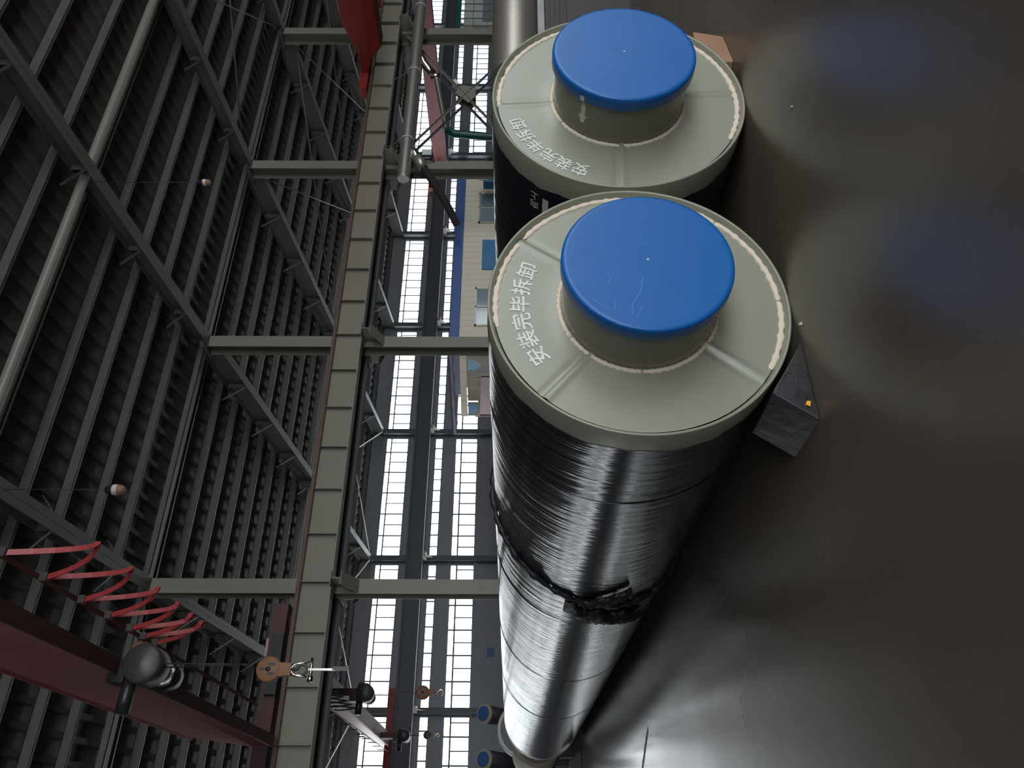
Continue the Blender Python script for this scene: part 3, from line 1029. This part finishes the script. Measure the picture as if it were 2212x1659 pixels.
# glazed booth at the right edge
o = thing('glazed_booth', 'glazed booth with dark bars and added orange and grey boards at the upper right edge', 'booth', (26, 17.3, 0))
MB().box(24.0, 29.0, 17.2, 17.3, 0, 1.0).box(24, 29, 17.2, 17.3, 3.15, 3.3).box(23.92, 24.05, 17.2, 17.3, 0, 3.3).build('frame', 'green', o)
bb = MB()
for k in range(12):
    bb.box(24.05 + k * .42, 24.08 + k * .42, 17.22, 17.25, 1, 3.15)
for z in (1.7, 2.2, 2.7):
    bb.box(24, 29, 17.22, 17.25, z - .012, z + .012)
bb.build('bars', 'dark_steel_and_shade', o)
MB().add([(24, 17.26, 1), (29, 17.26, 1), (29, 17.26, 3.15), (24, 17.26, 3.15)], [(0, 1, 2, 3)]).build('pane', 'glass', o)
for k, (x0, x1, z0, z1, m) in enumerate(((25.1, 25.9, 1.0, 2.2, 'tan_board'), (25.1, 25.9, 2.2, 2.7, 'grey_board'), (25.1, 25.9, 2.7, 3.0, 'tan_board'), (25.95, 26.1, 1, 3.1, 'white_board'), (26.1, 29.2, 1.0, 2.4, 'grey_board'), (26.1, 29.2, 2.4, 3.1, 'white_board'))):
    MB().box(x0, x1, 17.9, 17.95, z0, z1).build('added_view_board', m, o)  # translucent boards added for the bright view through the glass

# blue control box on the trestle, half hidden behind the far wrapped pipe
o = thing('control_box', 'small blue and white box with a black handle behind the far wrapped pipe', 'box', (17.2, 16.9, 0))
MB().box(16.95, 17.4, 16.8, 17.1, 1.75, 2.15).box(17.1, 17.2, 16.9, 17.0, 0, 1.75).build('housing', 'door_blue', o)
MB().box(17.0, 17.35, 16.78, 16.8, 2.0, 2.28).build('dial', 'whiterim', o)
MB().tube([(17.1, 16.8, 2.25), (17.15, 16.8, 2.36), (17.25, 16.8, 2.36), (17.3, 16.8, 2.25)], .02, 8).build('handle', 'black', o)

# hanging lamps
def lamp(label, X, Y, z, s, ztop):
    o = thing('pendant_lamp', label, 'lamp', (X, Y, z), 'hanging lamps')
    MB().lathe([(0, .12 * s), (.05 * s, .11 * s), (.075 * s, .04 * s), (.08 * s, 0)], (X, Y, z), 20, 'Z').build('housing', 'lamp_dark', o)
    MB().lathe([(.08 * s, 0), (.082 * s, -.02 * s), (.082 * s, -.06 * s), (.078 * s, -.07 * s)], (X, Y, z), 20, 'Z').build('ring', 'lamp_white', o)
    MB().lathe([(.076 * s, -.07 * s), (.07 * s, -.13 * s), (.04 * s, -.17 * s), (0, -.18 * s)], (X, Y, z), 20, 'Z').build('diffuser', 'wood', o)
    MB().tube([(X, Y, z + .11 * s), (X, Y, ztop)], .006, 6).build('cord', 'wire', o)
lamp('small pale lamp on a long cord below the thick roof tube', 10.50, 10.45, 6.93, .75, 9.06)
lamp('dark domed lamp with a white ring on a long cord over the near wrapped pipe', 4.67, 10.96, 7.26, 1.0, 9.2)

# ------------------------------------------------------------------ the two big insulated pipes
YP, RP, RI = 2.93, .70, .357
YE = 16.05
FONT = None
def text_mesh(ch, size):
    cu = bpy.data.curves.new('tmp', 'FONT')
    cu.body = ch
    cu.size = size
    cu.align_x = 'CENTER'
    cu.align_y = 'CENTER'
    to = bpy.data.objects.new('tmp', cu)
    C.objects.link(to)
    dg = bpy.context.evaluated_depsgraph_get()
    me = bpy.data.meshes.new_from_object(to.evaluated_get(dg))
    bpy.data.objects.remove(to)
    vs = [v.co.copy() for v in me.vertices]
    fs = [tuple(p.vertices) for p in me.polygons]
    bpy.data.meshes.remove(me)
    xs = [v.x for v in vs] or [0]
    ys = [v.y for v in vs] or [0]
    cx, cy = (min(xs) + max(xs)) / 2, (min(ys) + max(ys)) / 2
    V2, F2 = [], []
    d = size * .014
    for k, (ox, oy) in enumerate(((0, 0), (d, 0), (-d, 0), (0, d), (0, -d))):
        o_ = len(V2)
        V2 += [Vector((v.x - cx + ox, v.y - cy + oy, k * .00012)) for v in vs]
        F2 += [tuple(i + o_ for i in f) for f in fs]
    return V2, F2

def big_pipe(label, X, seams, text, capY, capR, wrap_seams, gaps):
    Z = RP
    p = thing('insulated_pipe', label, 'pipe', (X, YP, 0), 'big wrapped insulated pipes')
    # casing: sage ring at the open end with a thin lip, bare far end
    prof = [(RP - .030, .045), (RP - .014, .004), (RP - .010, 0), (RP - .002, 0), (RP, .004), (RP, .20)]
    MB().lathe(prof, (X, YP, Z), 160).build('end_ring', 'sage', p, loc=(X, YP, Z))
    MB().lathe([(RP - .004, 12.9), (RP - .002, 13.25), (RP - .03, 13.25), (RI, 13.2)], (X, YP, Z), 96).build('far_end_ring', 'grey_plate', p, loc=(X, YP, Z))
    # wrapped body with real low ripples and a ragged front edge
    N = 160
    ys = [0.15]
    while ys[-1] < 12.96:
        ys.append(ys[-1] + .05)
    v, f = [], []
    ph = [random.uniform(0, 6.28) for _ in range(6)]
    for k, y in enumerate(ys):
        for i in range(N):
            t = 2 * PI * i / N
            yy = y
            if k == 0:
                yy += .006 * math.sin(9 * t + ph[0]) + .005 * math.sin(23 * t + ph[1]) + random.uniform(-.004, .004)
            r = RP + .003
            r += .0012 * math.sin(yy * 3.1 + ph[2] + math.sin(t)) + .0010 * math.sin(yy * 7.3 + ph[3] + 1.3 * math.sin(2 * t + ph[4]))
            for s in wrap_seams:
                d = yy + YP - s - .05 * math.sin(t + .6)
                r += .0035 * math.exp(-(d / .02) ** 2)
            v.append((X + r * math.cos(t), YP + yy, Z + r * math.sin(t)))
    for k in range(len(ys) - 1):
        for i in range(N):
            j = (i + 1) % N
            f.append((k * N + i, k * N + j, (k + 1) * N + j, (k + 1) * N + i))
    MB().add(v, f, True).build('wrapped_jacket', 'wrap', p, loc=(X, YP, Z))
    for s in wrap_seams:
        pts = []
        for i in range(96):
            t = 2 * PI * i / 96
            rr = RP + .0062
            pts.append((X + rr * math.cos(t), s + .05 * math.sin(t + .6), Z + rr * math.sin(t)))
        MB().tube(pts, .0028, 6, closed=True).build('film_seam', 'wrap', p, loc=(X, YP, Z))
    MB().lathe([(RP + .006, 12.90), (RP + .012, 12.92), (RP + .012, 12.95), (RP + .002, 12.97)], (X, YP, Z), 96).build('end_tape', 'black', p, loc=(X, YP, Z))
    # end plate: annulus with three folded seams
    NR, NT = 14, 240
    v, f = [], []
    for k in range(NR + 1):
        r = RI - .004 + (RP - .030 - RI + .004) * k / NR
        for i in range(NT):
            t = 2 * PI * i / NT
            h = .030
            for s in seams:
                d = math.atan2(math.sin(t - R(s)), math.cos(t - R(s))) * r
                h += -.010 * math.exp(-((d - .012) / .011) ** 2) + .006 * math.exp(-((d + .022) / .012) ** 2)
            # shallow swelling round the inner pipe
            h += -.006 * math.exp(-((r - RI) / .05) ** 2)
            v.append((X + r * math.cos(t), YP + h, Z + r * math.sin(t)))
    for k in range(NR):
        for i in range(NT):
            j = (i + 1) % NT
            f.append((k * NT + i, (k + 1) * NT + i, (k + 1) * NT + j, k * NT + j))
    MB().add(v, f, True).build('end_plate', 'sage', p, loc=(X, YP, Z), fix=False)
    # foam beads: outer (with gaps) and inner
    def bead(r0, wd, th, y, spans, name):
        for (a0, a1) in spans:
            n_ = max(8, int((a1 - a0) / 1.5))
            vv, ff = [], []
            for k in range(n_ + 1):
                t = R(a0 + (a1 - a0) * k / n_)
                e = min(1, min(k, n_ - k) / 2 + .15)
                ww = wd * (1 + .22 * math.sin(k * 1.9) + random.uniform(-.15, .15)) * (.6 + .4 * e)
                oo = r0 + random.uniform(-.0012, .0012)
                for q in range(7):
                    u = PI * q / 6
                    rr = oo + ww / 2 * math.cos(u)
                    vv.append((X + rr * math.cos(t), YP + y - th * e * math.sin(u), Z + rr * math.sin(t)))
            for k in range(n_):
                for q in range(6):
                    a = k * 7 + q
                    ff.append((a, a + 1, a + 8, a + 7))
            MB().add(vv, ff, True).build(name, 'foam', p, loc=(X, YP, Z))
    bead(RP - .038, .027, .009, .030, gaps, 'foam_bead')
    bead(RI + .012, .021, .009, .026, [(-181, 40), (41, 120), (121, 178)], 'inner_foam_bead')
    # inner pipe and cap
    MB().lathe([(RI, capY - YP + .04), (RI, .04)], (X, YP, Z), 128).build('inner_pipe', 'sage_pipe_shaded', p, loc=(X, YP, Z))
    c0 = capY - YP
    prof = [(0, c0), (capR * .5, c0), (capR - .026, c0), (capR - .018, c0), (capR - .008, c0 + .002), (capR - .002, c0 + .008),
            (capR, c0 + .018), (capR, c0 + .07), (capR - .002, c0 + .074), (RI + .001, c0 + .074)]
    cp = MB().lathe(prof, (X, YP, Z), 160).build('end_cap', 'cap', p, loc=(X, YP, Z))
    dm = MB().lathe([(0, c0 - .003), (.005, c0 - .002), (.006, c0)], (X, YP, Z), 20).build('centre_nub', 'white', cp, loc=(X, YP, Z))
    # stencilled words on the plate
    mb = MB()
    chars, r0, a0, a1, size = text
    for k, ch in enumerate(chars):
        a = R(a0 + (a1 - a0) * k / (len(chars) - 1))
        vs, fs = text_mesh(ch, size)
        rot = a - PI / 2
        out_ = []
        for q in vs:
            x = q.x * math.cos(rot) - q.y * math.sin(rot)
            z = q.x * math.sin(rot) + q.y * math.cos(rot)
            out_.append((X + r0 * math.cos(a) + x, YP + .0275 - q.z, Z + r0 * math.sin(a) + z))
        mb.add(out_, fs)
    mb.build('stencilled_words', 'stencil', p, loc=(X, YP, Z), fix=False)
    return p

p1 = big_pipe('big black wrapped pipe with blue cap and a film rope tied round it', 2.2, (54.5, 138.5, -128),
              ('安装完毕拆卸', .55, 121.5, 69, .098), 2.633, .375, (3.69, 6.05, 8.40, 10.98),
              [(-122, -88), (-87.5, -40), (-39.5, -12), (-11.5, 53), (55.5, 101)])
p2 = big_pipe('big black wrapped pipe with blue cap, white arrow and small white characters', 3.62, (94, 178, -86),
              ('安装完毕拆卸', .592, 157, 110, .090), 2.65, .378, (4.6, 7.1, 9.5, 12.0),
              [(-118, -30), (-29.5, 20), (20.5, 71), (73, 96)])

# marks on the second pipe
X2 = 3.62
def on_cyl(mb, vs, fs, X, r, y0, ang0):
    out_ = []
    for q in vs:                      # q.x runs along the pipe, q.y round it
        a = ang0 + q.y / r
        out_.append((X + (r + q.z) * math.cos(a), y0 + q.x, .7 + (r + q.z) * math.sin(a)))
    mb.add(out_, fs)
mb = MB()
for k, ch in enumerate('上向'):
    vs, fs = text_mesh(ch, .062)
    # characters upright to a reader standing on the left of the pipe
    vs = [Vector((v.y, -v.x, v.z)) for v in vs]
    on_cyl(mb, vs, fs, X2, RP + .0085, YP + .235 + .062 * k, R(139))
MARKS = mb
o = mb.build('white_characters', 'white', p2, loc=(X2, YP, .7), fix=False)
mb = MB()
vs = [Vector((x, y, 0)) for x, y in ((0, -.02), (.26, -.015), (.26, .025), (0, .02))]
grid, gf = [], []
for a in range(9):
    for b_ in range(5):
        grid.append(Vector((.16 * a / 8, -.019 + .038 * b_ / 4, 0)))
for a in range(8):
    for b_ in range(4):
        q = a * 5 + b_
        gf.append((q, q + 1, q + 6, q + 5))
on_cyl(mb, grid, gf, X2, RP + .0085, YP + .215, R(145))
mb.build('white_bar', 'white', p2, loc=(X2, YP, .7), fix=False)
mb = MB()
def arrow_on(X, r, y0, y1, a0, wdt):
    gr, gf2 = [], []
    for a in range(9):
        for b_ in range(5):
            gr.append(Vector(((y1 - y0) * a / 8, (-.5 + b_ / 4) * wdt, 0)))
    for a in range(8):
        for b_ in range(4):
            q = a * 5 + b_
            gf2.append((q, q + 1, q + 6, q + 5))
    on_cyl(mb, gr, gf2, X, r, y0, a0)
    on_cyl(mb, [Vector((-.0, -wdt * 1.1, 0)), Vector((.0, wdt * 1.1, 0)), Vector((.05, 0, 0))], [(0, 1, 2)], X, r + .0005, y1 - .045, a0)
arrow_on(X2, RI + .0015, 2.73, 2.87, R(142.5), .026)
mb.build('white_arrow', 'white', p2, loc=(X2, YP, .7), fix=False)
arrow_cap = MB()
mb = arrow_cap
on_cyl(mb, [Vector((x, y, 0)) for x, y in ((0, -.013), (.03, -.013), (.03, .013), (0, .013))], [(0, 1, 2, 3)], X2, .3788, 2.69, R(142.5))
mb.build('arrow_tip', 'white', p2, loc=(X2, YP, .7), fix=False)

# scuffs on the first cap
for k, pts in enumerate(([(1310, 590), (1318, 598), (1312, 612), (1326, 612)], [(1388, 598), (1383, 630), (1366, 655), (1368, 680)],
                         [(1373, 688), (1388, 660), (1400, 668)], [(1280, 645), (1305, 662), (1328, 670), (1327, 645)])):
    w3 = []
    for (px, py) in pts:
        u = (1659 - py - 829.5) / 1699.
        v_ = (px - 1106.3) / 1699.
        rr = Vector((math.sin(TH) + u * math.cos(TH), math.cos(TH) - u * math.sin(TH), -v_))
        q = 2.632 / rr.y
        w3.append((rr.x * q, 2.6325, EYE + rr.z * q))
    ob = MB().tube(w3, .0012, 5).build('scuff_mark', 'scuff', p1, loc=(2.2, YP, .7))

# rope of twisted film tied round the first pipe, with a loose tail
o = thing('film_rope', 'black rope of twisted film tied round the nearer pipe with a loose crumpled tail', 'rope', (2.2, 5.5, 0))
pts, rs = [], []
NT = 220
for i in range(NT):
    t = 2 * PI * i / NT
    rr = RP + .016 + .003 * math.sin(31 * t)
    yb = 5.43 - .33 * math.sin(t) - .03 * math.cos(t)
    pts.append((min(2.2 + rr * math.cos(t), 2.896), yb + .006 * math.sin(17 * t), .7 + rr * math.sin(t)))
    rs.append(.021 + .005 * math.sin(23 * t) + .004 * math.sin(51 * t))
MB().tube(pts, rs, 8, closed=True).build('rope_loop', 'film_black', o)
def tail(a0, a1, y0, y1, wdt, name):
    vv, ff = [], []
    N = 40
    for k in range(N + 1):
        t = k / N
        a = R(a0 + (a1 - a0) * t)
        for q in range(9):
            s = -1 + q / 4
            rr = RP + .020 + (.045 if t > .12 else .02) * (1 - s * s) + .012 * math.sin(k * 1.1 + q * 2.0) * (1 - abs(s) * .5) + random.uniform(-.003, .003)
            ww = wdt * (.7 + .25 * math.sin(k * .5) + .08 * math.sin(k * 2.1))
            y = y0 + (y1 - y0) * t + s * ww
            vv.append((2.2 + rr * math.cos(a), y, .7 + rr * math.sin(a)))
        vv.append((2.2 + (RP + .008) * math.cos(a), y0 + (y1 - y0) * t, .7 + (RP + .008) * math.sin(a)))
    for k in range(N):
        for q in range(10):
            a_, b2 = k * 10 + q, k * 10 + (q + 1) % 10
            ff.append((a_, b2, b2 + 10, a_ + 10))
    MB().add(vv, ff, True).build(name, 'film_black', o)
tail(163, 214, 5.58, 6.05, .17, 'crumpled_tail')
tail(170, 197, 5.44, 5.20, .06, 'short_tail')

# chocks
o = MB()
zs = .02
poly = [(1.99, 2.90), (1.56, 2.88), (1.50, 3.22), (1.93, 3.26)]
v = [(1.99, 2.885, 0), (1.535, 2.885, 0), (1.535, 3.23, 0), (1.99, 3.23, 0),
     (1.96, 2.885, .012), (1.71, 2.885, .175), (1.555, 2.885, .165), (1.53, 2.885, .15),
     (1.96, 3.23, .012), (1.71, 3.23, .175), (1.555, 3.23, .165), (1.53, 3.23, .15)]
v = [(1.955, 2.90, 0), (1.553, 2.885, 0), (1.542, 3.225, 0), (1.94, 3.24, 0),
     (1.95, 2.90, .006), (1.80, 2.89, .100), (1.700, 2.885, .168), (1.682, 2.885, .176),
     (1.935, 3.24, .006), (1.785, 3.23, .105), (1.692, 3.225, .168), (1.664, 3.215, .180)]
f = [(3, 2, 1, 0), (0, 1, 7, 6, 5, 4), (3, 8, 9, 10, 11, 2), (0, 4, 8, 3), (4, 5, 9, 8), (5, 6, 10, 9), (6, 7, 11, 10), (1, 2, 11, 7)]
ch = thing('wheel_chock', 'dusty black rubber wedge chocking the nearer wrapped pipe on its left', 'chock', (1.7, 3.05, 0))
MB().add(v, f).build('wedge', 'rubber', ch, bevel=.008)
MB().add([(1.615, 2.885, .030), (1.640, 2.885, .022), (1.645, 2.885, .040), (1.625, 2.885, .050), (1.615, 2.878, .033), (1.640, 2.878, .026), (1.642, 2.878, .039), (1.625, 2.878, .046)],
         [(4, 5, 6, 7), (0, 1, 5, 4), (1, 2, 6, 5), (2, 3, 7, 6), (3, 0, 4, 7)]).build('orange_chip', 'yellow', ch)
v = [(3.95, 3.02, 0), (3.965, 2.965, 0), (4.30, 3.04, 0), (4.36, 3.30, 0), (3.98, 3.28, 0),
     (3.955, 3.02, .05), (3.975, 2.975, .05), (4.13, 3.0, .185), (4.40, 3.08, .165), (4.44, 3.32, .165), (4.15, 3.28, .185), (3.98, 3.28, .05)]
f = [(4, 3, 2, 1, 0), (0, 1, 6, 5), (1, 2, 8, 7, 6), (2, 3, 9, 8), (3, 4, 11, 10, 9), (4, 0, 5, 11), (5, 6, 7, 10, 11), (7, 8, 9, 10)]
wc = MB().add(v, f).build('wooden_chock', 'wood', loc=(4.05, 3.05, 0), bevel=.006)
tag(wc, 'brown wooden wedge chocking the right wrapped pipe on its right side', 'chock')
v = [(1.28, 15.7, 0), (1.66, 15.7, 0), (1.66, 16.0, 0), (1.28, 16.0, 0), (1.28, 15.7, .22), (1.45, 15.7, .2), (1.45, 16.0, .2), (1.28, 16.0, .22)]
wc = MB().add(v, [(3, 2, 1, 0), (0, 1, 5, 4), (1, 2, 6, 5), (2, 3, 7, 6), (3, 0, 4, 7), (4, 5, 6, 7)]).build('wheel_chock', 'rubber', loc=(1.45, 15.8, 0), bevel=.006)
tag(wc, 'dark wedge under the far end of the nearer wrapped pipe', 'chock')

# worn expansion joint in the floor of the aisle
mb = MB()
random.seed(3)
for k in range(9):
    x0, y0 = .98 - k * .09 + random.uniform(-.01, .01), 7.95 + k * .16
    mb.add([(x0, y0, .001), (x0 + .06, y0 + .01, .001), (x0 - .03, y0 + .21, .001), (x0 - .085, y0 + .17, .001)], [(0, 1, 2, 3)])
struct(mb.build('trim_2', 'tan', fix=False))

# floor litter
for k, (x, y, s, m, lb) in enumerate(((2.02, 2.86, .014, 'tan', 'small tan crumb on the floor at the tip of the black chock'),
                                      (2.95, 2.45, .010, 'grey_plate', 'small grey crumb on the floor in front of the two pipes'))):
    v = [(x + s * math.cos(a) * random.uniform(.6, 1.2), y + s * math.sin(a) * random.uniform(.6, 1.2), 0) for a in [q * PI / 3 for q in range(6)]]
    v += [(a * .5 + x * .5, b_ * .5 + y * .5, s * .9) for a, b_, _ in v]
    f = [tuple(range(5, -1, -1)), tuple(range(6, 12))] + [(i, (i + 1) % 6, (i + 1) % 6 + 6, i + 6) for i in range(6)]
    tag(MB().add(v, f).build('debris_crumb', m, loc=(x, y, 0)), lb, 'debris')

# ------------------------------------------------------------------ bench and silver pipe at the right edge
o = thing('steel_bench', 'dark brown ribbed steel bench behind the right wrapped pipe', 'bench', (9.5, 5.7, 0))
mb = MB().box(6.9, 13, 5.30, 6.2, 0, .70).box(6.9, 13, 5.34, 6.2, .70, .95)
for k in range(4):
    z = .74 + k * .055
    mb.box(6.9, 13, 5.31, 5.34, z, z + .03)
mb.build('body', 'brown_steel', o)
MB().box(6.9, 13, 5.26, 6.2, .95, 1.02).build('top_plate', 'grey_plate', o)
o = MB().lathe([(0, 0), (.245, 0), (.25, .005)] + [(.25 + .001 * math.sin(k), .05 + k * .1) for k in range(60)] + [(.25, 6.1), (0, 6.1)], (7.1, 5.55, 1.27), 64, 'X').build('silver_pipe', 'silver', loc=(9.5, 5.55, 1.27))
tag(o, 'shiny silver jacketed pipe lying on the brown steel bench', 'pipe')

# ------------------------------------------------------------------ small capped pipes beyond
def stub(label, X, Y, zc, lean, r=.19):
    o = thing('capped_fitting', label, 'pipe fitting', (X, Y, 0), 'blue capped fittings')
    d = Vector((0, -math.cos(lean), math.sin(lean))).normalized()
    c = Vector((X, Y, zc))
    k = zc / d.z
    base = c - d * (k - .15)
    MB().tube([base, c - d * .10], r, 28).build('jacket', 'darkpipe', o)
    MB().tube([c - d * .12, c - d * .01], r * 1.03, 28).build('rim', 'tan', o)
    MB().tube([c - d * .02, c + d * .03], r * .78, 28).build('blue_cap', 'bluecap_far', o)
stub('blue capped dark fitting behind the pipe, right of the large white rimmed ring', 3.42, 24, 2.06, R(38), .25)
stub('blue capped dark fitting behind the pipe, left of the large white rimmed ring', 2.24, 24, 2.04, R(38), .25)
o = thing('large_ring_fitting', 'large dark ring fitting with a white rim between the two blue capped fittings', 'pipe fitting', (2.6, 22, 0))
MB().lathe([(.60, 0), (.66, -.02), (.68, .02), (.68, .3), (.60, .3)], (2.75, 22, .95), 64).build('rim', 'whiterim', o)
MB().lathe([(0, .1), (.60, .08)], (2.75, 22, .95), 64).build('disc', 'darkpipe', o)
MB().lathe([(.30, .05), (.33, .05)], (2.75, 22, .95), 48).build('pink_line', 'signpink', o)
MB().box(2.4, 3.1, 22, 22.3, 0, .3).build('stand', 'dark_steel_and_shade', o)
o = thing('wrapped_pipe_end', 'tan rimmed end of a smaller pipe just beyond the near wrapped pipe', 'pipe', (2.05, 18.5, 0))
MB().lathe([(.42, .02), (.42, 0), (.50, -.01), (.52, .03), (.52, 3.0)], (2.05, 18, .72), 64).build('jacket', 'tan', o)
MB().lathe([(0, .06), (.42, .05)], (2.05, 18, .72), 48).build('foam_core', 'grey_plate', o)
MB().box(1.75, 2.35, 18.3, 18.6, 0, .25).box(1.75, 2.35, 20.3, 20.6, 0, .25).build('blocks', 'rubber', o)

# outside building seen through the right windows
o = MB().box(50, 110, 60, 70, 0, 8.5).build('outside_building', 'building', loc=(80, 65, 0))
tag(o, 'pale blue building outside, seen through the lower window strip at the right', 'building')
